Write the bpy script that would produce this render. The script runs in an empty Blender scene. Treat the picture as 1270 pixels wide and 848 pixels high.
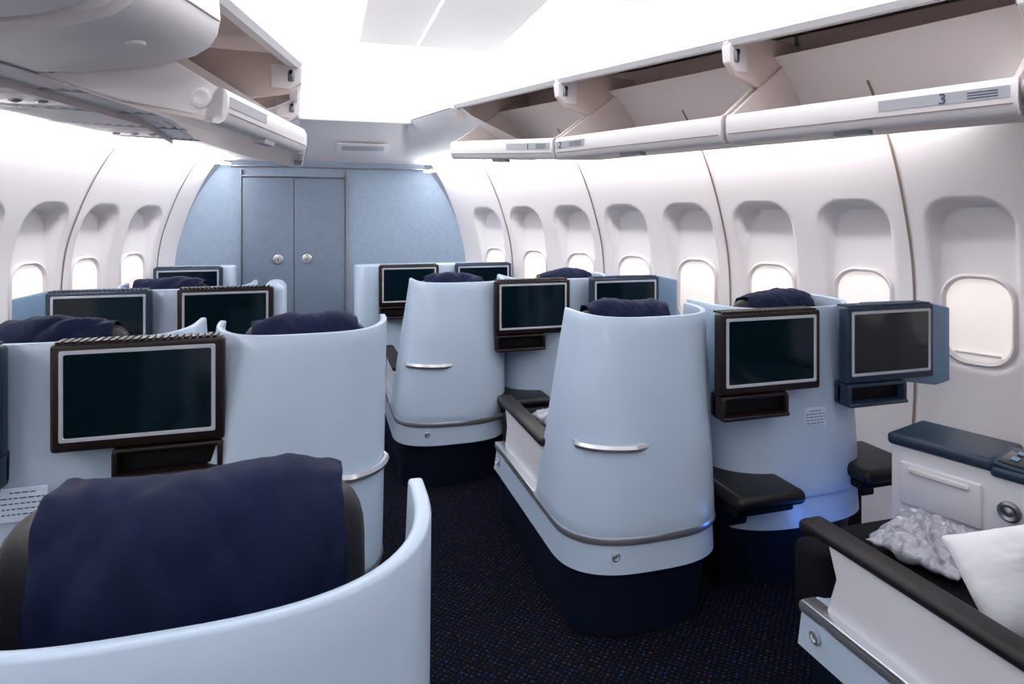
import bpy, bmesh, math, random
from mathutils import Vector, Matrix, noise, Euler
random.seed(4)
S=bpy.context.scene
COL=bpy.context.collection

# ---------------------------------------------------------------- materials
def mat(name,col,rough=.5,metal=0,emit=0,ecol=None,bump=0,bscale=60,var=0,vscale=8,coat=0,spec=.5):
    m=bpy.data.materials.new(name); m.use_nodes=True
    nt=m.node_tree; b=nt.nodes['Principled BSDF']
    b.inputs['Base Color'].default_value=(*col,1)
    b.inputs['Roughness'].default_value=rough
    b.inputs['Metallic'].default_value=metal
    b.inputs['Coat Weight'].default_value=coat
    b.inputs['Specular IOR Level'].default_value=spec
    if emit:
        b.inputs['Emission Color'].default_value=(*(ecol or col),1)
        b.inputs['Emission Strength'].default_value=emit
    tc=nt.nodes.new('ShaderNodeTexCoord')
    if var:
        n=nt.nodes.new('ShaderNodeTexNoise'); n.inputs['Scale'].default_value=vscale
        n.inputs['Detail'].default_value=5
        nt.links.new(tc.outputs['Object'],n.inputs['Vector'])
        r=nt.nodes.new('ShaderNodeValToRGB')
        r.color_ramp.elements[0].position=.3; r.color_ramp.elements[1].position=.7
        r.color_ramp.elements[0].color=(*[c*(1-var) for c in col],1)
        r.color_ramp.elements[1].color=(*[min(1,c*(1+var)) for c in col],1)
        nt.links.new(n.outputs['Fac'],r.inputs['Fac'])
        nt.links.new(r.outputs['Color'],b.inputs['Base Color'])
    if bump:
        n=nt.nodes.new('ShaderNodeTexNoise'); n.inputs['Scale'].default_value=bscale
        nt.links.new(tc.outputs['Object'],n.inputs['Vector'])
        bp=nt.nodes.new('ShaderNodeBump'); bp.inputs['Strength'].default_value=bump
        bp.inputs['Distance'].default_value=.01
        nt.links.new(n.outputs['Fac'],bp.inputs['Height'])
        nt.links.new(bp.outputs['Normal'],b.inputs['Normal'])
    return m

M=dict(
 shell=mat('shell_pale_blue',(.47,.585,.73),.32,var=.025,vscale=3,coat=.15),
 shellw=mat('shell_white',(.72,.73,.79),.38,var=.02),
 navyb=mat('plinth_navy',(.003,.007,.020),.5,spec=.3),
 black=mat('black_base',(.003,.003,.005),.6,spec=.2),
 silver=mat('brushed_silver',(.78,.80,.84),.28,.85),
 brown=mat('monitor_brown',(.011,.0050,.0048),.40,bump=.04,spec=.35),
 blueh=mat('monitor_blue',(.015,.034,.066),.4,spec=.4),
 wing=mat('wing_blue',(.17,.29,.44),.4),
 bezel=mat('bezel_grey',(.50,.53,.59),.35,.1),
 glass=mat('screen_glass',(.0018,.009,.015),.10,spec=.5),
 cloth=mat('headrest_cloth',(.0030,.0080,.038),.75,bump=.12,bscale=420,var=.2,vscale=10,spec=.22),
 leather=mat('dark_leather',(.005,.0045,.006),.42,bump=.08,bscale=120,spec=.35),
 cushion=mat('seat_fabric',(.004,.004,.007),.85,bump=.3,bscale=300,spec=.2),
 arm=mat('armrest_brown',(.009,.007,.009),.45,bump=.06,bscale=150,spec=.35),
 wall=mat('wall_panel',(.82,.79,.80),.5,bump=.02,bscale=300),
 seam=mat('seam_tan',(.25,.18,.15),.6),
 bin=mat('bin_white',(.82,.79,.81),.42),
 binin=mat('bin_interior_beige',(.74,.63,.59),.6,var=.04),
 binside=mat('bin_cheek_rose',(.74,.655,.635),.55,var=.03),
 ceil=mat('ceiling_white',(.82,.82,.85),.5),
 glow=mat('ceiling_cove_glow',(.9,.9,.9),.5,emit=2.6,ecol=(.96,.975,1)),  # tray surface itself emits, standing in for the cove lighting
 cpanel=mat('ceiling_panel',(.62,.60,.62),.5,emit=.56,ecol=(1,.975,.99)),  # plain panels, emission added so they look lit by the coves
 wash=mat('wash_light_tube',(1,1,1),.5,emit=25,ecol=(1,.98,.985)),
 shade=mat('window_shade',(.84,.78,.75),.5,emit=.42,ecol=(1,.93,.88)),  # drawn shade; its emission stands in for daylight behind it
 frame=mat('window_frame',(.76,.72,.73),.4),
 metal=mat('latch_metal',(.25,.26,.29),.35,.9),
 pillow=mat('pillow_cotton',(.76,.78,.83),.8,bump=.15,bscale=30),
 label=mat('label_grey',(.42,.43,.48),.5),
 ink=mat('label_ink',(.04,.06,.13),.6),
 paper=mat('label_paper',(.60,.72,.86),.6),
 knob=mat('knob_ivory',(.6,.55,.48),.3,.3),
 bulk=mat('bulkhead_laminate',(.26,.34,.44),.5,var=.06,vscale=24),
 bulkd=mat('door_laminate',(.15,.20,.275),.5,var=.06,vscale=24),
)
def wrapmat():
    m=mat('plastic_wrap',(.30,.31,.37),.13,coat=1); nt=m.node_tree; b=nt.nodes['Principled BSDF']
    tc=nt.nodes.new('ShaderNodeTexCoord')
    n=nt.nodes.new('ShaderNodeTexNoise'); n.inputs['Scale'].default_value=16; n.inputs['Detail'].default_value=2; n.inputs['Distortion'].default_value=1.2
    nt.links.new(tc.outputs['Object'],n.inputs['Vector'])
    v=nt.nodes.new('ShaderNodeTexVoronoi'); v.feature='DISTANCE_TO_EDGE'; v.inputs['Scale'].default_value=15
    mx=nt.nodes.new('ShaderNodeVectorMath'); mx.operation='MULTIPLY_ADD'
    mx.inputs[1].default_value=(.12,.12,.12)
    nt.links.new(n.outputs['Color'],mx.inputs[0]); nt.links.new(tc.outputs['Object'],mx.inputs[2])
    nt.links.new(mx.outputs[0],v.inputs['Vector'])
    bp=nt.nodes.new('ShaderNodeBump'); bp.inputs['Strength'].default_value=.5; bp.inputs['Distance'].default_value=.03; bp.invert=True
    nt.links.new(v.outputs['Distance'],bp.inputs['Height'])
    # the crinkled film is a clear glossy coat; the blanket beneath is matt grey-lilac
    nt.links.new(bp.outputs['Normal'],b.inputs['Coat Normal'])
    bp2=nt.nodes.new('ShaderNodeBump'); bp2.inputs['Strength'].default_value=.35; bp2.inputs['Distance'].default_value=.02
    nt.links.new(n.outputs['Fac'],bp2.inputs['Height'])
    nt.links.new(bp2.outputs['Normal'],b.inputs['Normal'])
    b.inputs['Roughness'].default_value=.35
    b.inputs['Coat Roughness'].default_value=.06
    return m
M['wrap']=wrapmat()
def carpet():
    m=mat('carpet',(.01,.01,.02),.95); nt=m.node_tree; b=nt.nodes['Principled BSDF']
    b.inputs['Specular IOR Level'].default_value=.1
    tc=nt.nodes.new('ShaderNodeTexCoord')
    mp=nt.nodes.new('ShaderNodeMapping'); mp.inputs['Rotation'].default_value=(0,0,.785)
    nt.links.new(tc.outputs['Object'],mp.inputs['Vector'])
    v=nt.nodes.new('ShaderNodeTexVoronoi'); v.inputs['Scale'].default_value=52
    v.inputs['Randomness'].default_value=.25
    nt.links.new(mp.outputs['Vector'],v.inputs['Vector'])
    r=nt.nodes.new('ShaderNodeValToRGB')
    r.color_ramp.elements[0].position=.2; r.color_ramp.elements[0].color=(1,1,1,1)
    r.color_ramp.elements[1].position=.36; r.color_ramp.elements[1].color=(0,0,0,1)
    nt.links.new(v.outputs['Distance'],r.inputs['Fac'])
    sp=nt.nodes.new('ShaderNodeSeparateColor'); nt.links.new(v.outputs['Color'],sp.inputs['Color'])
    r2=nt.nodes.new('ShaderNodeValToRGB'); r2.color_ramp.interpolation='CONSTANT'
    e=r2.color_ramp.elements
    e[0].position=0; e[0].color=(.008,.015,.050,1)
    e[1].position=.5; e[1].color=(.012,.010,.014,1)
    n=e.new(.66); n.color=(.040,.026,.030,1)
    n=e.new(.82); n.color=(.012,.026,.085,1)
    nt.links.new(sp.outputs['Red'],r2.inputs['Fac'])
    mx=nt.nodes.new('ShaderNodeMix'); mx.data_type='RGBA'
    mx.inputs['A'].default_value=(.0030,.0030,.006,1)
    nt.links.new(r.outputs['Color'],mx.inputs['Factor']); nt.links.new(r2.outputs['Color'],mx.inputs['B'])
    nt.links.new(mx.outputs['Result'],b.inputs['Base Color'])
    return m
M['carpet']=carpet()

# ---------------------------------------------------------------- helpers
def empty(name,loc=(0,0,0),rz=0,parent=None):
    e=bpy.data.objects.new(name,None); COL.objects.link(e); e.location=loc; e.rotation_euler=(0,0,rz)
    e.empty_display_size=.1
    if parent: e.parent=parent
    return e
def mk(name,vs,fs,m,parent=None,smooth=True,angle=38,fix=True):
    me=bpy.data.meshes.new(name); me.from_pydata([tuple(v) for v in vs],[],fs)
    if fix:
        bm=bmesh.new(); bm.from_mesh(me); bmesh.ops.recalc_face_normals(bm,faces=bm.faces); bm.to_mesh(me); bm.free()
    me.materials.append(m)
    if smooth:
        me.polygons.foreach_set('use_smooth',[True]*len(me.polygons))
        me.set_sharp_from_angle(angle=math.radians(angle))
    me.update()
    o=bpy.data.objects.new(name,me); COL.objects.link(o)
    if parent: o.parent=parent
    return o
def box(name,c,s,m,parent=None,bev=.008,seg=3,rot=None,taper=None):
    bm=bmesh.new(); bmesh.ops.create_cube(bm,size=1)
    for v in bm.verts:
        v.co=Vector((v.co.x*s[0],v.co.y*s[1],v.co.z*s[2]))
        if taper and v.co.z>0: v.co.x*=taper[0]; v.co.y*=taper[1]
    if bev: bmesh.ops.bevel(bm,geom=bm.edges[:],offset=min(bev,min(s)*.49),segments=seg,profile=.5,affect='EDGES')
    R=Matrix.Identity(4)
    if rot: R=Euler(rot).to_matrix().to_4x4()
    bmesh.ops.transform(bm,matrix=Matrix.Translation(c)@R,verts=bm.verts)
    me=bpy.data.meshes.new(name); bm.to_mesh(me); bm.free(); me.materials.append(m)
    me.polygons.foreach_set('use_smooth',[True]*len(me.polygons)); me.set_sharp_from_angle(angle=math.radians(30))
    o=bpy.data.objects.new(name,me); COL.objects.link(o)
    if parent: o.parent=parent
    return o
def prism(name,poly,ext,m,parent=None,bev=0):
    n=len(poly); ext=Vector(ext)
    vs=[Vector(p) for p in poly]+[Vector(p)+ext for p in poly]
    fs=[list(range(n)),list(range(2*n-1,n-1,-1))]+[[i,(i+1)%n,n+(i+1)%n,n+i] for i in range(n)]
    o=mk(name,vs,fs,m,parent,True,30)
    if bev:
        md=o.modifiers.new('bev','BEVEL'); md.width=bev; md.segments=2; md.limit_method='ANGLE'
    return o
def loft(name,rings,m,parent=None,closed=False,cap=False,angle=38):
    n=len(rings[0]); vs=[v for r in rings for v in r]; fs=[]
    for i in range(len(rings)-1):
        for j in range(n if closed else n-1):
            k=(j+1)%n
            fs.append([i*n+j,i*n+k,(i+1)*n+k,(i+1)*n+j])
    if cap:
        fs.append(list(range(n))); fs.append([ (len(rings)-1)*n+j for j in range(n)])
    return mk(name,vs,fs,m,parent,True,angle)
def sweep(name,path,sec,m,parent=None,side=1,cyc=False,angle=40):
    P=[Vector(p) for p in path]; rings=[]; n=len(P)
    for i,p in enumerate(P):
        a=P[(i-1)%n] if (cyc or i>0) else P[i]; b=P[(i+1)%n] if (cyc or i<n-1) else P[i]
        t=(b-a); t.z=0; t.normalize(); nr=Vector((t.y,-t.x,0))*side
        rings.append([p+nr*s[0]+Vector((0,0,s[1])) for s in sec])
    if cyc: rings.append(rings[0])
    return loft(name,rings,m,parent,closed=True,cap=not cyc,angle=angle)
def disc(name,c,ax,prof_,m,parent=None,N=24):
    ax=Vector(ax).normalized(); up=Vector((0,0,1)) if abs(ax.z)<.9 else Vector((1,0,0))
    e1=ax.cross(up).normalized(); e2=ax.cross(e1)
    c=Vector(c)
    return loft(name,[[c+ax*d+e1*r*math.cos(2*math.pi*i/N)+e2*r*math.sin(2*math.pi*i/N) for i in range(N)] for r,d in prof_],m,parent,closed=True)
def lerp(a,b,t): return a+(b-a)*t
def interp(K,x):
    if x<=K[0][0]: a,b=K[0],K[1]
    elif x>=K[-1][0]: a,b=K[-2],K[-1]
    else:
        for a,b in zip(K,K[1:]):
            if a[0]<=x<=b[0]: break
    return a[1]+(b[1]-a[1])*(x-a[0])/(b[0]-a[0])
def smoothK(K,x):
    n=len(K)
    if x<=K[0][0] or x>=K[-1][0]: return interp(K,x)
    for i in range(n-1):
        if K[i][0]<=x<=K[i+1][0]: break
    def sl(j):
        if j<=0: return (K[1][1]-K[0][1])/(K[1][0]-K[0][0])
        if j>=n-1: return (K[-1][1]-K[-2][1])/(K[-1][0]-K[-2][0])
        return (K[j+1][1]-K[j-1][1])/(K[j+1][0]-K[j-1][0])
    h=K[i+1][0]-K[i][0]; t=(x-K[i][0])/h
    return (2*t**3-3*t**2+1)*K[i][1]+(t**3-2*t**2+t)*h*sl(i)+(-2*t**3+3*t**2)*K[i+1][1]+(t**3-t**2)*h*sl(i+1)

# ---------------------------------------------------------------- cabin walls
WR=[(-2.6,3.75),(.5,3.36),(2.2,2.87),(3.69,2.27),(5.0,1.66),(5.86,1.27)]
WL=[(-2.6,-2.85),(.5,-2.62),(2.2,-2.25),(4.47,-1.64),(5.29,-1.39),(5.86,-1.17)]
PROF=[(0,.2),(.3,.07),(.7,0),(1.1,0),(1.35,.03),(1.6,.115),(1.8,.21),(1.95,.305),(2.05,.39),(2.2,.54),(2.32,.72)]
def prof(z): return smoothK(PROF,z)
YB=5.84
def build_wall(side,K,y_first):
    tab=[]; s=0; y=-2.6; px=None
    while y<=YB+.02:
        x=smoothK(K,y)
        if px is not None: s+=math.hypot(x-px[0],y-px[1])
        tab.append((s,x,y)); px=(x,y); y+=.01
    def at(s):
        i=max(1,min(len(tab)-1,int(s/tab[-1][0]*(len(tab)-1))))
        while i<len(tab)-1 and tab[i][0]<s: i+=1
        while i>1 and tab[i-1][0]>s: i-=1
        a,b=tab[i-1],tab[i]; t=(s-a[0])/(b[0]-a[0])
        tx,ty=b[1]-a[1],b[2]-a[2]; L=math.hypot(tx,ty); tx/=L; ty/=L
        nx,ny=(-ty,tx) if side>0 else (ty,-tx)
        return lerp(a[1],b[1],t),lerp(a[2],b[2],t),nx,ny,tx,ty
    s0=min(tab,key=lambda r:abs(r[2]-y_first))[0]
    P=.508; wins=[]
    k=-8
    while s0+k*P<tab[-1][0]-.17:
        if s0+k*P>.3: wins.append((k,s0+k*P))
        k+=1
    smax=tab[-1][0]; ns=int(smax/.0145)
    zs=[]; z=0
    while z<.8: zs.append(z); z+=.08
    z=.8
    while z<1.68: zs.append(z); z+=.014
    while z<2.3: zs.append(z); z+=.04
    zs.append(2.3)
    vs=[]
    for i in range(ns+1):
        s=smax*i/ns; x,y,nx,ny,tx,ty=at(min(s,smax-1e-4))
        k=min(wins,key=lambda w:abs(w[1]-s))[1]; dx=abs(s-k)
        for z in zs:
            o=prof(z)
            if dx<.22 and .8<z<1.68:
                hw=.176; zc=(.845+1.635)/2; hz=(1.635-.845)/2; r=.12
                qx=dx-(hw-r); qz=abs(z-zc)-(hz-r)
                sd=math.hypot(max(qx,0),max(qz,0))+min(max(qx,qz),0)-r
                t=max(0,min(1,-sd/.034)); t=t*t*(3-2*t)
                o=o-t*(o+.028)
            vs.append((x+nx*o,y+ny*o,z))
    nz=len(zs); fs=[]
    for i in range(ns):
        for j in range(nz-1):
            a=i*nz+j; fs.append([a,a+1,a+nz+1,a+nz] if side>0 else [a,a+nz,a+nz+1,a+1])
    w=mk('wall_right' if side>0 else 'wall_left',vs,fs,M['wall'],None,True,60,fix=False)
    for idx,(k,s) in enumerate(wins):
        x,y,nx,ny,tx,ty=at(s)
        e=empty('window_%d'%(idx+1+(0 if side>0 else 20)))
        def W(u,z,o): return Vector((x+tx*u+nx*o,y+ty*u+ny*o,z))
        def rr(hw,hz,r,o,zc=1.078,n=8):
            out=[]
            for q,(sx,sz) in enumerate([(1,1),(-1,1),(-1,-1),(1,-1)]):
                for j in range(n+1):
                    a=math.pi/2*q+math.pi/2*j/n
                    out.append(W(sx*(hw-r)+r*math.cos(a),zc+sz*(hz-r)+r*math.sin(a),o))
            return out
        loft('frame',[rr(.150,.212,.11,-.030),rr(.148,.210,.11,-.012),rr(.140,.202,.105,-.006),rr(.131,.193,.10,-.014),rr(.127,.188,.098,-.027)],M['frame'],e,closed=True,angle=50)
        r=rr(.128,.19,.098,-.024)
        mk('shade',r,[list(range(len(r)))],M['shade'],e,False)
        prism('shade_grip',[W(-.09,.915,-.012),W(.09,.915,-.012),W(.09,.927,-.012),W(-.09,.927,-.012)],Vector((-nx,-ny,0))*.012,M['frame'],e)
    ti=1
    for (k,s) in wins:
        if (k%2)==0:
            ss=s+P/2
            if ss>smax-.1: continue
            x,y,nx,ny,tx,ty=at(ss)
            zz=[.0+.06*q for q in range(37)]
            def col(u,o): return [Vector((x+tx*u+nx*(prof(z)+o),y+ty*u+ny*(prof(z)+o),z)) for z in zz]
            loft('trim_%d'%(ti+(0 if side>0 else 20)),[col(-.006,.003),col(.006,.003),col(.006,-.004)],M['seam']); ti+=1
build_wall(1,WR,2.2)
build_wall(-1,WL,2.46)

mk('floor',[(-3.3,-2.6,0),(4.2,-2.6,0),(4.2,6.0,0),(-3.3,6.0,0)],[[0,1,2,3]],M['carpet'],None,False)
def section_poly(y,z1=2.3,n=24):
    zs=[z1*i/n for i in range(n+1)]
    L=[]; R=[]
    for z in zs:
        slr=(smoothK(WR,y+.01)-smoothK(WR,y-.01))/.02; sll=(smoothK(WL,y+.01)-smoothK(WL,y-.01))/.02
        R.append((smoothK(WR,y)-prof(z)*math.sqrt(1+slr*slr)+.01,y,z)); L.append((smoothK(WL,y)+prof(z)*math.sqrt(1+sll*sll)-.01,y,z))
    return R+L[::-1]
p=section_poly(-2.58,2.3)
mk('wall_back',p,[list(range(len(p)))],M['wall'],None,False)
p=section_poly(YB,2.25)
prism('wall_front',p,(0,.04,0),M['bulk'])
for n,(x0,x1,hx) in enumerate([(-.655,-.243,-.37),(-.237,.185,-.135)]):
    e=empty('door_%d'%(n+1),((x0+x1)/2,YB-.012,0))
    box('leaf',(0,0,.955),(x1-x0,.022,1.87),M['bulkd'],e,.004)
    hxl=hx-(x0+x1)/2
    disc('escutcheon',(hxl,-.011,1.195),(0,-1,0),[(.040,0),(.040,.009),(.034,.013),(.030,.009),(.001,.009)],M['silver'],e,28)
    disc('knob',(hxl,-.02,1.195),(0,-1,0),[(.020,0),(.020,.012),(.016,.016),(.001,.016)],M['knob'],e,24)
    box('latch',(hxl,-.038,1.195),(.010,.01,.034),M['metal'],e,.003)
box('trim_41',(-.664,YB-.016,.98),(.008,.034,1.96),M['metal'],None,.003)
box('trim_42',(.196,YB-.016,.98),(.013,.034,1.96),M['seam'],None,.003)
box('trim_43',(-.235,YB-.014,1.905),(.86,.03,.010),M['metal'],None,.003)
box('trim_44',(.1,YB-.016,1.99),(1.7,.034,.012),M['metal'],None,.003)

# ---------------------------------------------------------------- overhead
RP=[(.86,4.25),(1.254,3.3),(1.68,2.37),(2.10,1.45),(2.47,.52),(2.80,-.43),(3.05,-1.4),(3.25,-2.5)]
RZ=[1.945,1.87,1.87,1.87,1.87,1.87,1.87,1.87]
LP=[(-.17,4.3),(-.126,3.33),(-.36,2.34),(-.515,1.84),(-.80,.86),(-.99,-.1),(-1.17,-1.1),(-1.35,-2.5)]
def bin_unit(P,Q,zP,zQ,side,openb,num=None,strip=(.60,.97),npos=.78):
    P=Vector((*P,0)); Q=Vector((*Q,0)); t=(Q-P).normalized()
    n=Vector((-t.y,t.x,0))
    if n.x*side<0: n=-n
    L=(Q-P).length
    f3,f6=(1.885,1.95) if side>0 else (1.935,2.03)
    def W(u,z,s):
        zz=lerp(zP,zQ,s)-1.87
        return P+(Q-P)*s+n*u+Vector((0,0,z+zz))
    def bar(nm,sec,s0,s1,m,ang=38): return loft(nm,[[W(u,z,s) for u,z in sec] for s in (s0,s1)],m,e,closed=True,cap=True,angle=ang)
    e=empty('overhead_bin')
    g=.012/L
    if openb:
        bar('lip',[(-.02,1.868),(-.04,1.88),(-.05,1.91),(-.05,1.965),(-.04,1.985),(-.02,1.99),(-.005,1.975),(.02,1.915),(.03,1.875)],g,1-g,M['bin'],50)
        bar('label_strip',[(-.053,1.925),(-.053,1.962),(-.048,1.962),(-.048,1.925)],strip[0],strip[1],M['label'])
        bar('lip_groove',[(-.0515,1.903),(-.0515,1.906),(-.045,1.906),(-.045,1.903)],g*2,1-g*2,M['seam'])
        bar('latch_tab',[(-.03,1.853),(-.035,1.870),(.01,1.870),(.01,1.853)],.44,.56,M['metal'])
        bar('bucket_floor',[(.0,1.872),(.3,f3),(.6,f6),(.66,f6+.05),(.66,f6+.06),(.6,f6+.012),(.3,f3+.012),(.0,1.89)],g,1-g,M['binside'])
        bar('bucket_back',[(.66,f6+.04),(.65,2.45),(.63,2.45),(.64,f6+.04)],g,1-g,M['binin'])
        for sa in (g,1-g-.016/L):
            sd=[(-.03,1.885),(-.035,1.985),(.0,2.0),(.60,2.37),(.65,2.36),(.65,f6+.05),(.59,f6+.005),(.3,f3+.002)]
            prism('bucket_side',[W(u,z,sa) for u,z in sd],t*.016,M['binside'] if side>0 else M['bin'],e)
        for sa,ax in ((g,-t),(1-g,t)):
            disc('hinge',W(.035,1.955,sa),ax,[(.034,0),(.034,.008),(.024,.012),(.010,.008),(.001,.008)],M['bin'],e,20)
        for sa in (g+.03/L,.5,1-g-.04/L):
            box('bolt',W(.62,2.15,sa),(.02,.02,.02),M['bin'],e,.006)
        if num:
            nn=-n; up=Vector((0,0,1)); xd=up.cross(nn)
            cu=bpy.data.curves.new('bin_number','FONT'); cu.body=num; cu.size=.05; cu.extrude=.0008
            o=bpy.data.objects.new('number',cu); COL.objects.link(o); o.parent=e
            R=Matrix((xd,up,nn)).transposed().to_4x4()
            o.matrix_local=Matrix.Translation(W(-.0545,1.926,npos))@R
            cu.materials.append(M['ink'])
            q=npos+.08
            for j in range(3):
                bar('note_line',[(-.0545,1.932+.009*j),(-.0545,1.935+.009*j),(-.053,1.935+.009*j),(-.053,1.932+.009*j)],q,q+.08,M['ink'])
    else:
        g=.03/L
        bar('closed_bucket',[(-.02,2.33),(-.05,2.27),(-.055,2.2),(-.045,2.15),(-.02,2.11),(.03,2.08),(.15,2.05),(.4,2.03),(.56,2.03),(.60,2.05),(.62,2.1),(.62,2.33)],g,1-g,M['bin'],50).modifiers.new('b','BEVEL').width=.02
        bar('door_groove',[(-.057,2.19),(-.057,2.193),(-.05,2.193),(-.05,2.19)],g*2,1-g*2,M['seam'])
        disc('latch_tab',W(.10,2.065,.5),(0,0,-1),[(.03,-.01),(.03,.006),(.024,.01),(.001,.01)],M['bin'],e,20)
    if openb:
        dv=[(-.01,2.33),(-.03,2.30),(-.02,2.21),(.03,2.165),(.3,2.13),(.66,2.10),(.66,2.40),(.1,2.36)]
        prism('divider',[W(u,z,0)-t*.012 for u,z in dv],t*.024,M['binin'],e)
        face=[(-.02,2.30),(-.035,2.28),(-.025,2.215),(.03,2.18),(.12,2.19),(.12,2.31)]
        prism('divider_cheek',[W(u,z,0)-t*.018 for u,z in face],t*.036,M['bin'],e,.004)
        c=W(.02,2.245,0)
        for sg in (-1,1):
            box('latch',c+t*.022*sg,(.03,.016,.05),M['metal'],e,.006,rot=(0,0,math.atan2(t.y,t.x)+1.57))
            box('latch_hook',c+t*.026*sg+Vector((0,0,.02)),(.014,.02,.02),M['black'],e,.004,rot=(0,0,math.atan2(t.y,t.x)+1.57))
    return e
for i in range(len(RP)-1):
    if i==1: bin_unit(RP[i],RP[i+1],RZ[i],RZ[i+1],1,True,'2',(.02,.22),.04)
    else: bin_unit(RP[i],RP[i+1],RZ[i],RZ[i+1],1,True,str(i+1))
for i in range(len(LP)-1):
    bin_unit(LP[i],LP[i+1],1.87,1.87,-1,i<2)

def offs(path,d,side):
    out=[]; P=[Vector((*p,0)) for p in path]
    for i,p in enumerate(P):
        a=P[max(0,i-1)]; b=P[min(len(P)-1,i+1)]; t=(b-a).normalized(); n=Vector((-t.y,t.x,0))
        if n.x*side<0: n=-n
        out.append(p+n*d)
    return out
def z3(p,z): return Vector((p.x,p.y,z))
for side,path,K,nm in ((1,RP,WR,'right'),(-1,LP,WL,'left')):
    a=offs(path,-.01,side); b=offs(path,.2,side); c=offs(path,.7,side)
    loft('ceiling_bin_housing_'+nm,[[z3(p,2.31) for p in a],[z3(p,2.44) for p in b],[z3(p,2.47) for p in c],[z3(p,1.99) for p in c]],M['binside'])
    va=offs(path,0,side)
    sweep('trim_%d'%(51 if side>0 else 52),[z3(p,2.31) for p in va],[(-.035,-.018),(-.035,.018),(-.01,.04),(.03,.04),(.03,0),(.01,-.022)],M['ceil'],side=(1 if side<0 else -1)*-1)
    c=offs(path,.52,side); rows=[]
    zi,zw=(1.955,2.02) if side>0 else (2.03,2.05)
    def wx(y): return smoothK(K,y)-side*(prof(zw)*1.07-.02)
    for k in range(7):
        t=k/6
        rows.append([Vector((lerp(p.x,wx(p.y),t),p.y,lerp(zi,zw,t))) for p in c])
    svc=loft('ceiling_service_'+nm,rows,M['ceil'])
    e=svc
    XI=[(p.y,p.x) for p in c][::-1]
    if side<0:
        for k in range(1,16):
            t=k/16
            pts=[]
            for q in range(30):
                y=4.25-q*.2
                pts.append(Vector((lerp(interp(XI,y),wx(y),t),y,lerp(zi,zw,t)-.004)))
            sweep('slat_%d'%k,pts,[(-.012,0),(-.012,-.006),(.016,-.014),(.016,0)],M['bin'],e)
        for k in range(12):
            y=4.2-k*.5
            prism('cross_bar_%d'%k,[(interp(XI,y),y,zi-.02),(wx(y),y,zw-.02),(wx(y),y,zw),(interp(XI,y),y,zi)],(0,.014,0),M['label'],e)
        for k in range(4):
            y=3.95-k*1.0; xm=lerp(interp(XI,y),wx(y),.45); zz=lerp(zi,zw,.45)
            box('service_unit',(xm,y,zz-.01),(.30,.22,.03),M['bin'],e,.01)
            for q in (-.09,0,.09):
                disc('air_nozzle',(xm+q,y,zz-.022),(0,0,-1),[(.022,0),(.022,.008),(.014,.012),(.001,.006)],M['metal'],e,16)
    pts=[]
    for q in range(34):
        y=5.7-q*.245
        sl=(smoothK(K,y+.01)-smoothK(K,y-.01))/.02
        pts.append(Vector((smoothK(K,y)-side*(prof(zw-.02)+.07)*math.sqrt(1+sl*sl),y,zw-.055)))
    sweep('wash_light_'+nm,pts,[(-.028,-.008),(.028,-.008),(.028,.008),(-.028,.008)],M['wash'],svc)

ys=[-2.6+i*(4.98+2.6)/24 for i in range(25)]
RE=[(p[1],p[0]) for p in RP][::-1]+[(4.98,.64)]
LE=[(p[1],p[0]) for p in LP][::-1]+[(4.98,-.17)]
rows=[]
for y in ys:
    xr=interp(RE,y); xl=interp(LE,y); fr=max(0,(y-4.5)/.48)
    top=lerp(2.50,2.44,fr)
    rows.append([Vector((xl,y,2.31)),Vector((xl+.03,y,2.36)),Vector((xl+.10,y,2.43))]+[Vector((lerp(xl+.2,xr-.2,k/4),y,top-.02*abs(k/2-1)**2)) for k in range(5)]+[Vector((xr-.10,y,2.43)),Vector((xr-.03,y,2.36)),Vector((xr,y,2.31))])
loft('ceiling',rows,M['glow'])
e=empty('ceiling_panels')
for k in range(6):
    y1=3.35-k*.95; y0=y1-.93
    xl=max(interp(LE,y0),interp(LE,y1))+.30; xr=min(interp(RE,y0),interp(RE,y1))-.34
    if xr-xl<.2: continue
    xm=lerp(xl,xr,.42)
    for a_,b_ in ((xl,xm-.005),(xm+.005,xr)):
        box('panel',((a_+b_)/2,(y0+y1)/2,2.455),(b_-a_,y1-y0,.02),M['cpanel'],e,.006)
rows=[]
for y in [4.98+i*(YB-4.98)/10 for i in range(11)]:
    s=(y-4.98)/(YB-4.98)
    xlw=smoothK(WL,y)+prof(2.05)*1.03; xrw=smoothK(WR,y)-prof(2.05)*1.1
    c=[(xlw-.03,2.03),(lerp(-.17,xlw,.55),lerp(2.10,2.03,s)),(-.22,lerp(2.24,2.03,s)),(-.17,lerp(2.29,2.035,s))]
    c2=[(.64,lerp(2.29,2.035,s)),(.69,lerp(2.24,2.03,s)),(lerp(.64,xrw,.55),lerp(2.10,2.03,s)),(xrw+.03,2.03)]
    mid=[(lerp(-.17,.64,k/8),lerp(2.29,2.04,s)) for k in range(1,8)]
    rows.append([Vector((x,y,z)) for x,z in c+mid+c2])
loft('ceiling_front',rows,M['ceil'])
box('trim_55',(.235,4.975,2.36),(.86,.03,.17),M['ceil'],None,.012)
for side,K in ((1,WR),(-1,WL)):
    rows=[]
    for y in [4.2+i*.08 for i in range(11)]:
        xe=interp(RE,y) if side>0 else interp(LE,y)
        xw=smoothK(K,y)-side*(prof(2.05)*1.05-.03)
        rows.append([Vector((xe,y,2.30)),Vector((lerp(xe,xw,.1),y,2.24)),Vector((lerp(xe,xw,.5),y,2.10)),Vector((xw,y,2.03))])
    loft('ceiling_side_'+('right' if side>0 else 'left'),rows,M['ceil'])
e=empty('ceiling_speaker_panel')
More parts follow.
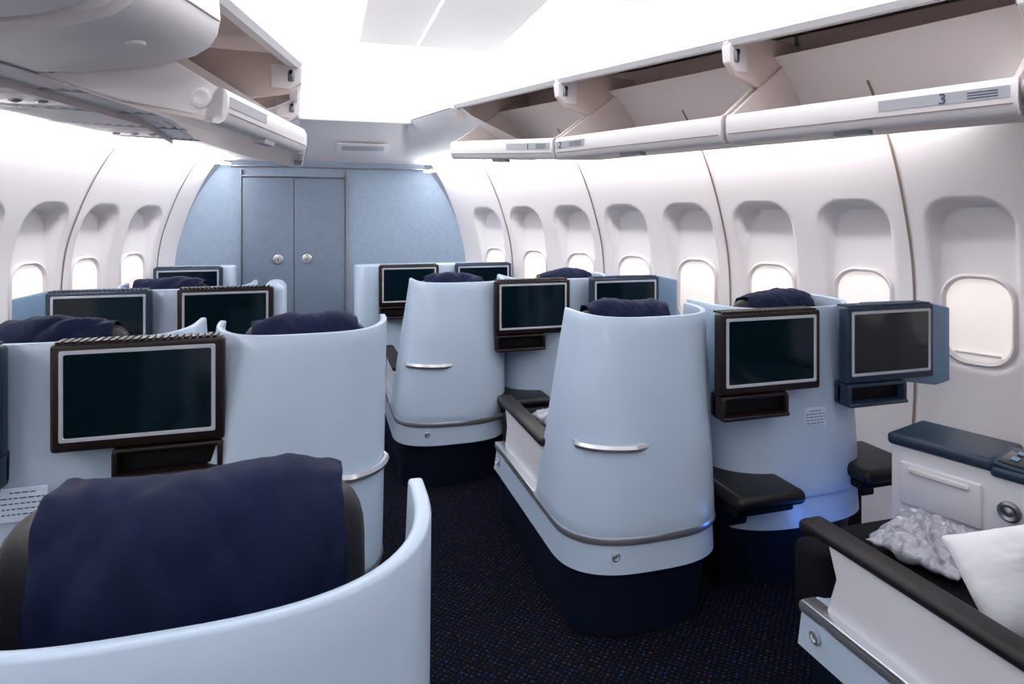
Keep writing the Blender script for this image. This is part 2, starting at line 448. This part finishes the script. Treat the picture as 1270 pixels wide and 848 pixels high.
box('plate',(.32,5.45,2.135),(.42,.16,.012),M['bin'],e,.005,rot=(-.29,0,0))
box('grille',(.32,5.449,2.128),(.34,.09,.006),M['label'],e,.002,rot=(-.29,0,0))
mk('ceiling_roof',[(-3.3,-2.65,2.62),(4.2,-2.65,2.62),(4.2,6.0,2.62),(-3.3,6.0,2.62)],[[0,3,2,1]],M['ceil'],None,False)

# ---------------------------------------------------------------- seats
def U(z,hw,leanL,leanR,slope,D=.26,n=2.8,yf=None,N=44,zb=.25,zt=1.17):
    u=(z-zb)/(zt-zb)
    xl=-(hw-leanL*u); xr=hw-leanR*u; yb=slope*u
    cx=(xl+xr)/2; h=(xr-xl)/2
    if yf is None: yf=.47-.06*u
    yf=max(yf,yb+D+.001)
    pts=[]
    for k in range(4): pts.append((xl,lerp(yf,yb+D,k/4),-1))
    for i in range(N+1):
        t=math.pi*i/N; c=-math.cos(t)
        x=cx+h*math.copysign(abs(c)**(2/n),c); y=yb+D*(1-abs(math.sin(t))**(2/n))
        pts.append((x,y,c))
    for k in range(1,5): pts.append((xr,lerp(yb+D,yf,k/4),1))
    return pts
def headrest(e,hx,hy,ztop,x0=-.175,x1=.19,amp=1):
    rx,ry,rz=.222,.082,.19; cz=ztop-rz-.012
    def bend(x): return .05*(x/rx)**2
    rings=[]
    NX=26;NA=32
    for i in range(NX+1):
        x=-rx*math.cos(math.pi*i/NX); k=max(1e-3,(1-abs(x/rx)**3.0))**(1/3.0)
        ring=[]
        for j in range(NA):
            a=2*math.pi*j/NA; c,s=math.cos(a),math.sin(a)
            y=ry*k*math.copysign(abs(c)**.75,c); z=rz*(.35+.65*k)*math.copysign(abs(s)**.62,s)
            if k<.02: z=0
            ring.append(Vector((hx+x,hy+y+bend(x),cz+z)))
        rings.append(ring)
    loft('headrest_pad',rings,M['leather'],e,closed=True,cap=True,angle=80)
    rings=[];NX=70;NA=110; sd=random.random()*50
    for i in range(NX+1):
        x=lerp(x0,x1,i/NX); k=max(1e-3,(1-abs(x/rx)**3.0))**(1/3.0)
        ring=[]
        ed=min(i,NX-i)/NX
        for j in range(NA+1):
            q=j/NA
            a=lerp(-math.radians(35),math.radians(218+6*math.sin(x*30+sd)),q); c,s=math.cos(a),math.sin(a)
            w=noise.noise(Vector((x*6+sd,q*1.6,0)))*.016
            w+=abs(noise.noise(Vector((x*9+sd+q*3.5,q*1.5,5))))*.022
            w+=abs(noise.noise(Vector((x*22+sd-q*6,q*3,8))))*.007
            w+=noise.noise(Vector((x*45+sd,q*7,3)))*.0022
            w+=.007*max(0,1-ed*12)*noise.noise(Vector((q*14,sd,7)))+.005*max(0,1-ed*14)
            w*=amp; w=max(-.004,w)
            y=(ry*k+.008+w)*math.copysign(abs(c)**.75,c); z=(rz*(.35+.65*k)+.008+w)*math.copysign(abs(s)**.62,s)
            ring.append(Vector((hx+x+.006*noise.noise(Vector((q*8,sd,1+i*.05))),hy+y+bend(x),cz+z)))
        rings.append(ring)
    o=loft('headrest_cover',rings,M['cloth'],e,angle=80)
    md=o.modifiers.new('thick','SOLIDIFY'); md.thickness=.004
def placard(x,y,z,w=.13,h=.085,rows=5,parent=None):
    e=empty('safety_placard',(x,y,z),0,parent)
    box('plate',(0,0,0),(w,.002,h),M['paper'],e,.0008,1)
    vs=[];fs=[]
    for i in range(rows):
        ww=w*(.9 if i else .55)/2*random.uniform(.85,1)
        zz=h/2-.014-i*(h-.02)/rows
        xx=-ww
        while xx<ww:
            l=random.uniform(.008,.018); b=len(vs)
            vs+=[(xx,-.0015,zz-.0018),(min(ww,xx+l),-.0015,zz-.0018),(min(ww,xx+l),-.0015,zz+.0018),(xx,-.0015,zz+.0018)]
            fs.append([b,b+1,b+2,b+3]); xx+=l+.004
    mk('lettering',vs,fs,M['ink'],e,False)
def seat(cx,y0,kind='aisle',aisle=-1,hz=1.2,hxl=None,hyl=.36,pitchfront=1.1,rise=.008,plac=None,hc=(-.185,.185),arms=(-1,1),amp=1):
    e=empty('airplane_seat',(cx,y0,0))
    if kind=='aisle': hw,lL,lR,sl=.335,.135,-.03,.13
    else:
        hw,sl=.385,.06
        lL,lR=(.05,.03) if aisle<0 else (.03,.05)
    zt=1.165
    rings=[];NZ=16
    for k in range(NZ+1):
        ring=[]
        zz=lerp(.372,zt,k/NZ)
        for (x,y,c) in U(zz,hw,lL,lR,sl):
            z=lerp(.372,zt+rise*abs(c)**5,k/NZ)
            ring.append(Vector((x,y,z)))
        rings.append(ring)
    o=loft('shell',rings,M['shell'],e,angle=60)
    md=o.modifiers.new('thick','SOLIDIFY'); md.thickness=.022; md.offset=0
    md=o.modifiers.new('bev','BEVEL'); md.width=.006; md.segments=2; md.limit_method='ANGLE'
    def outl(z,ins=0,fr=pitchfront):
        return [Vector((x,min(fr,y+ins*(1-abs(c)**6)),z)) for (x,y,c) in U(z,hw-ins,lL,lR,sl,yf=fr)]
    loft('lower_body',[outl(z,i) for z,i in ((.245,.012),(.252,0),(.30,0),(.372,0),(.380,.01))],M['shell'],e,closed=True,cap=True)
    loft('plinth',[outl(z,i,pitchfront-.03) for z,i in ((.004,.075),(.12,.055),(.246,.03))],M['navyb'],e,closed=True,cap=True)
    path=[Vector((x,y,.366)) for (x,y,c) in U(.366,hw,lL,lR,sl,yf=pitchfront)]
    if kind=='aisle':
        sweep('trim_ribbon',path,[(-.004,-.014),(.008,-.014),(.014,0),(.010,.014),(-.004,.016)],M['silver'],e)
        hzv=.69
        pl=U(hzv,hw,lL,lR,sl,N=80)[4:-4]
        if aisle<0: seg=[p for p in pl if -.93<p[2]<-.06]
        else: seg=[p for p in pl if .35<p[2]<.995]
        path=[]
        for i,(x,y,c) in enumerate(seg):
            q=i/(len(seg)-1); o_=.020*min(1,min(q,1-q)*9)
            nx,ny=x-0.05,(y-.35); L=math.hypot(nx,ny); path.append(Vector((x+nx/L*o_,y+ny/L*o_,hzv)))
        sweep('grab_handle',path,[(-.005,-.013),(.007,-.013),(.012,0),(.007,.013),(-.005,.013)],M['silver'],e)
        lx=-.16 if aisle<0 else .16
        yy=[p for p in U(.31,hw,lL,lR,sl) if abs(p[0]-lx)<.03][0][1]
        disc('lock',(lx,yy,.312),(0,-1,0),[(.017,0),(.017,.006),(.010,.008),(.009,.004),(.001,.004)],M['silver'],e,20)
    hx=hxl if hxl is not None else (.06 if kind=='aisle' else -aisle*.13)
    hx0=hx*.6
    box('backrest',(hx0,.44,.74),(.47,.13,.66),M['cushion'],e,.05,5,rot=(.14,0,0))
    box('seat_cushion',(hx0,.86,.44),(.46,.80,.14),M['cushion'],e,.05,5)
    box('legrest',(0.01,1.15,.42),(.55,.13,.20),M['cushion'],e,.035,4)
    box('legrest_flap',(0.01,1.23,.30),(.46,.05,.22),M['cushion'],e,.02,4)
    box('seat_pan',(hx0,.8,.385),(.5,.62,.04),M['navyb'],e,.01)
    for s in arms:
        ax=s*(.275) if kind=='aisle' else s*.315
        pan=[(ax-.022,.40,.375),(ax-.022,1.03,.375),(ax-.022,.99,.50),(ax-.022,1.02,.585),(ax-.022,.40,.60)]
        prism('arm_panel',pan,(.044,0,0),M['shellw'],e,.006)
        box('armrest',(ax,.77,.607),(.082,.70,.036),M['arm'],e,.016,4)
        box('arm_tip',(ax,1.10,.598),(.082,.06,.045),M['arm'],e,.02,4)
    headrest(e,hx,hyl,hz,*hc,amp=amp)
    if kind=='aisle':
        ax=aisle*(hw-.028)
        box('side_ledge',(ax,.78,.386),(.05,.62,.012),M['silver'],e,.004)
        disc('side_button',(aisle*(hw-.002),1.03,.312),(aisle,0,0),[(.018,0),(.018,.006),(.011,.008),(.010,.004),(.001,.004)],M['silver'],e,20)
    if plac: placard(*plac,parent=e)
    return e
def monitor(cx,y,z=1.01,blue=False,side=-1,depthback=.12,pod=True,wing=0):
    e=empty('seatback_monitor',(cx,y,z)); H=M['blueh'] if blue else M['brown']
    w,h=.478,.325
    box('housing',(0,0,0),(w,.05,h),H,e,.012,4)
    N=22
    vs=[];fs=[]
    for i in range(N):
        x0=-w/2+.014+i*(w-.028)/N; x1=x0+(w-.028)/N*.6
        b=len(vs)
        for xx in (x0,x1):
            for yy in (-.02,.045):
                vs+= [(xx,yy,h/2-.002),(xx,yy,h/2+.006)]
        fs+=[[b,b+1,b+3,b+2],[b+4,b+6,b+7,b+5],[b+1,b+5,b+7,b+3],[b,b+4,b+5,b+1],[b+2,b+3,b+7,b+6]]
    mk('vent_ribs',vs,fs,H,e,False)
    def rect(hw,hz,yy,oz=.006,r=.006):
        out=[]
        for q,(sx,sz) in enumerate([(1,1),(-1,1),(-1,-1),(1,-1)]):
            for j in range(4):
                a=math.pi/2*q+math.pi/2*j/3
                out.append(Vector((sx*(hw-r)+r*math.cos(a),yy,oz+sz*(hz-r)+r*math.sin(a))))
        return out
    loft('bezel',[rect(.214,.137,-.024),rect(.213,.136,-.029),rect(.203,.126,-.029),rect(.201,.124,-.025)],M['bezel'],e,closed=True,angle=30)
    r=rect(.202,.125,-.0265); mk('screen',r,[list(range(len(r)))],M['glass'],e,False)
    box('mount',(side*.02,depthback/2+.02,-.02),(.26,depthback,.2),H,e,.02)
    if pod:
        px=side*.08
        box('pod_back',(px,.03,-h/2-.045),(.31,.05,.10),H,e,.012)
        box('pod_cheek',(px-.147,0,-h/2-.05),(.016,.07,.085),H,e,.006)
        box('pod_cheek',(px+.147,0,-h/2-.05),(.016,.07,.085),H,e,.006)
        box('pod_tray',(px,-.005,-h/2-.088),(.31,.075,.016),H,e,.007)
        box('pod_lid',(px,-.002,-h/2-.010),(.31,.055,.016),H,e,.006)
        box('pod_slot',(px,.003,-h/2-.048),(.27,.012,.055),M['black'],e,.004)
    if wing:
        rings=[]
        for k in range(15):
            t=k/14; x=wing*lerp(-.10,.405,t); yy=.045+.02*math.sin(t*math.pi)
            drop=.03*max(0,t-.7)/.3
            zt_=.172-.012*t-drop; zb=lerp(-.16,-.235,t)+.03*max(0,t-.85)/.15
            rings.append([Vector((x,yy,lerp(zb,zt_,q/4))) for q in range(5)])
        o=loft('privacy_wing',rings,M['wing'],e)
        md=o.modifiers.new('t','SOLIDIFY'); md.thickness=.022; md.offset=0
        md=o.modifiers.new('b','BEVEL'); md.width=.009; md.segments=3; md.limit_method='ANGLE'
    return e
def ottoman(x,y,z=.455,w=.31,d=.34):
    e=empty('footrest',(x,y,0))
    box('cushion',(0,0,z),(w,d,.06),M['leather'],e,.028,5)
    box('shelf',(0,.03,z-.05),(w-.04,d-.05,.04),M['black'],e,.012)
    box('bracket',(0,.10,z-.12),(.2,.12,.12),M['black'],e,.01)
    box('strut',(0,.12,.17),(.14,.08,.34),M['black'],e,.01)

def right_pair(ac,wc,y0):
    seat(ac,y0,'aisle',-1)
    seat(wc,y0+.12,'window',-1,plac=(.035,.018,.70,.11,.085))
    monitor(wc-.245,y0+.085,blue=False,side=-1,depthback=.13)
    monitor(wc+.375,y0+.095,blue=True,side=-1,depthback=.10,wing=1)
    ottoman(wc-.31,y0+.13); ottoman(wc+.36,y0+.2)
right_pair(1.185,1.975,2.1)
right_pair(.73,1.465,3.6)
seat(1.725,.52,'aisle',-1,arms=(-1,))
seat(2.66,.30,'window',-1)
seat(-.145,2.1,'aisle',1,hxl=.085,rise=.014)
def left_win(wc,y0,plac=None):
    seat(wc,y0+.10,'window',1,plac=plac)
    monitor(wc+.23,y0+.085,blue=False,side=1,depthback=.12)
    monitor(wc-.37,y0+.095,blue=True,side=1,depthback=.10,wing=-1)
left_win(-.77,2.14,(-.085,-.012,.70,.13,.1)); left_win(-.73,3.66)
ottoman(-.45,2.26); ottoman(-.52,3.76)
seat(-.235,.53,'aisle',1,hz=1.225,hxl=.07,rise=.004,hc=(-.152,.19),amp=1.15)
seat(-1.0,.5,'window',1)
e=empty('seat_end_panel',(-.27,3.98,0))
box('panel',(0,0,.60),(.12,.30,1.16),M['shell'],e,.05,6)
box('foot',(0,0,.06),(.10,.26,.12),M['navyb'],e,.01)

def fconsole(x0,x1,y0,dep):
    e=empty('monitor_console',((x0+x1)/2,y0,0)); w=x1-x0
    def ol(z,ins):
        hw=w/2-ins; out=[];r=.08
        for q,(sx,sy) in enumerate([(1,1),(-1,1),(-1,-1),(1,-1)]):
            for j in range(7):
                a=math.pi/2*q+math.pi/2*j/6
                out.append(Vector((sx*(hw-r)+r*math.cos(a),dep/2+sy*(dep/2-ins-r)+r*math.sin(a),z)))
        return out
    loft('body',[ol(.2,.008),ol(.21,0),ol(1.155,0),ol(1.165,.003),ol(1.17,.008)],M['shell'],e,closed=True,cap=True)
    box('plinth',(0,dep/2,.10),(w-.08,dep-.06,.20),M['navyb'],e,.01)
fconsole(.24,1.34,5.20,.18)
fconsole(-1.16,-.66,5.42,.18)
monitor(.66,5.13,side=-1,depthback=.05); monitor(1.27,5.13,blue=True,side=-1,depthback=.05)
monitor(-.98,5.35,blue=True,side=1,depthback=.05)
ottoman(.62,4.98)

# --- side console (right foreground)
e=empty('side_console',(2.10,1.95,0),math.radians(16.7))
L=.95; Wd=.27
box('body',(Wd/2,-L/2,.41),(Wd-.02,L,.54),M['shellw'],e,.01)
box('plinth',(Wd/2,-L/2,.07),(Wd-.06,L-.06,.14),M['black'],e,.005)
box('top',(Wd/2,-.165,.700),(Wd+.01,.35,.045),M['blueh'],e,.016,4)
box('top_step',(Wd/2,-.64,.682),(Wd+.01,.62,.035),M['blueh'],e,.012,4)
box('touch_panel',(.10,-.42,.709),(.19,.19,.016),M['blueh'],e,.006,rot=(.06,-.08,0))
box('touch_glass',(.098,-.42,.719),(.155,.15,.004),M['glass'],e,.001,rot=(.06,-.08,0))
for i in range(3):
    for j in range(2):
        box('touch_key',(.07+.06*j,-.38-.04*i,.7235-.0024*i+.005*j),(.03,.022,.002),M['wing'],e,.0005,rot=(.06,-.08,0))
box('drawer',(.006,-.17,.545),(.016,.27,.16),M['shellw'],e,.012,4)
box('drawer_pull',(-.005,-.17,.60),(.012,.20,.020),M['frame'],e,.005)
box('lower_door',(.006,-.17,.33),(.016,.27,.22),M['shellw'],e,.012,4)
box('door_pull',(-.005,-.17,.425),(.012,.12,.014),M['frame'],e,.005)
disc('lamp_knob',(.008,-.385,.56),(-1,0,0),[(.034,0),(.034,.010),(.026,.016),(.016,.012),(.001,.018)],M['metal'],e,24)
disc('audio_jack',(.008,-.385,.48),(-1,0,0),[(.014,0),(.014,.006),(.006,.006),(.001,.002)],M['black'],e,18)
box('recess',(.004,-.62,.45),(.016,.26,.30),M['shellw'],e,.01)

def pillow(name,loc,rot,sz,m,crump=.0,seed=1):
    N=56
    top=[];bot=[]
    for i in range(N+1):
        for j in range(N+1):
            u=2*i/N-1; v=2*j/N-1
            k=(max(0,1-abs(u)**3.0)*max(0,1-abs(v)**3.0))**.55
            pinch=1-.07*(1-abs(u*v))*(u*u*v*v+.3*(u*u+v*v)*.5)
            n=noise.noise(Vector((u*2.2+seed,v*2.2,seed)))*.10+crump*noise.noise(Vector((u*4+seed,v*4,1)))-crump*1.2*abs(noise.noise(Vector((u*5+seed,v*6,1))))
            ed=crump*.22*noise.noise(Vector((u*5,v*5,seed)))
            h=crump*.03*noise.noise(Vector((u*3,v*3,seed+3)))
            top.append(Vector((u*sz[0]*pinch*(1+ed),v*sz[1]*pinch*(1+ed),sz[2]*k*(1+n)+h)))
            bot.append(Vector((u*sz[0]*pinch*(1+ed),v*sz[1]*pinch*(1+ed),-sz[2]*k*.8*(1+n*.5)+h)))
    vs=top+bot; fs=[]; q=(N+1)**2
    for i in range(N):
        for j in range(N):
            a=i*(N+1)+j; fs.append([a,a+1,a+N+2,a+N+1]); fs.append([q+a,q+a+N+1,q+a+N+2,q+a+1])
    o=mk(name,vs,fs,m,None,True,180)
    bm=bmesh.new(); bm.from_mesh(o.data); bmesh.ops.remove_doubles(bm,verts=bm.verts,dist=.0005); bmesh.ops.recalc_face_normals(bm,faces=bm.faces); bm.to_mesh(o.data); bm.free()
    o.location=loc; o.rotation_euler=rot
    return o
pillow('pillow',(1.81,1.20,.605),(math.radians(48),math.radians(-10),math.radians(-20)),(.20,.135,.065),M['pillow'],.03,3)
pillow('wrapped_blanket',(1.80,1.52,.55),(.06,0,.35),(.165,.125,.048),M['wrap'],.42,7)
pillow('wrapped_blanket',(1.18,3.0,.545),(.08,0,.2),(.15,.11,.045),M['wrap'],.42,9)

def footlight(x,y):
    l=bpy.data.lights.new('footwell_light','POINT'); l.energy=1.1; l.color=(.03,.22,1); l.shadow_soft_size=.05
    o=bpy.data.objects.new('footwell_light',l); COL.objects.link(o); o.location=(x,y,.20)
footlight(2.08,1.96)

w=bpy.data.worlds.new('World'); S.world=w; w.use_nodes=True
w.node_tree.nodes['Background'].inputs[0].default_value=(.7,.8,1,1)
w.node_tree.nodes['Background'].inputs[1].default_value=.4
cam=bpy.data.cameras.new('camera'); co=bpy.data.objects.new('camera',cam); COL.objects.link(co)
co.location=(0,0,1.55); co.rotation_euler=(math.radians(90),0,math.radians(-16.5))
cam.sensor_width=36; cam.lens=791/1270*36; cam.shift_y=(270-424)/1270; cam.clip_start=.05
S.camera=co
S.view_settings.view_transform='Standard'; S.view_settings.look='None'; S.view_settings.exposure=0
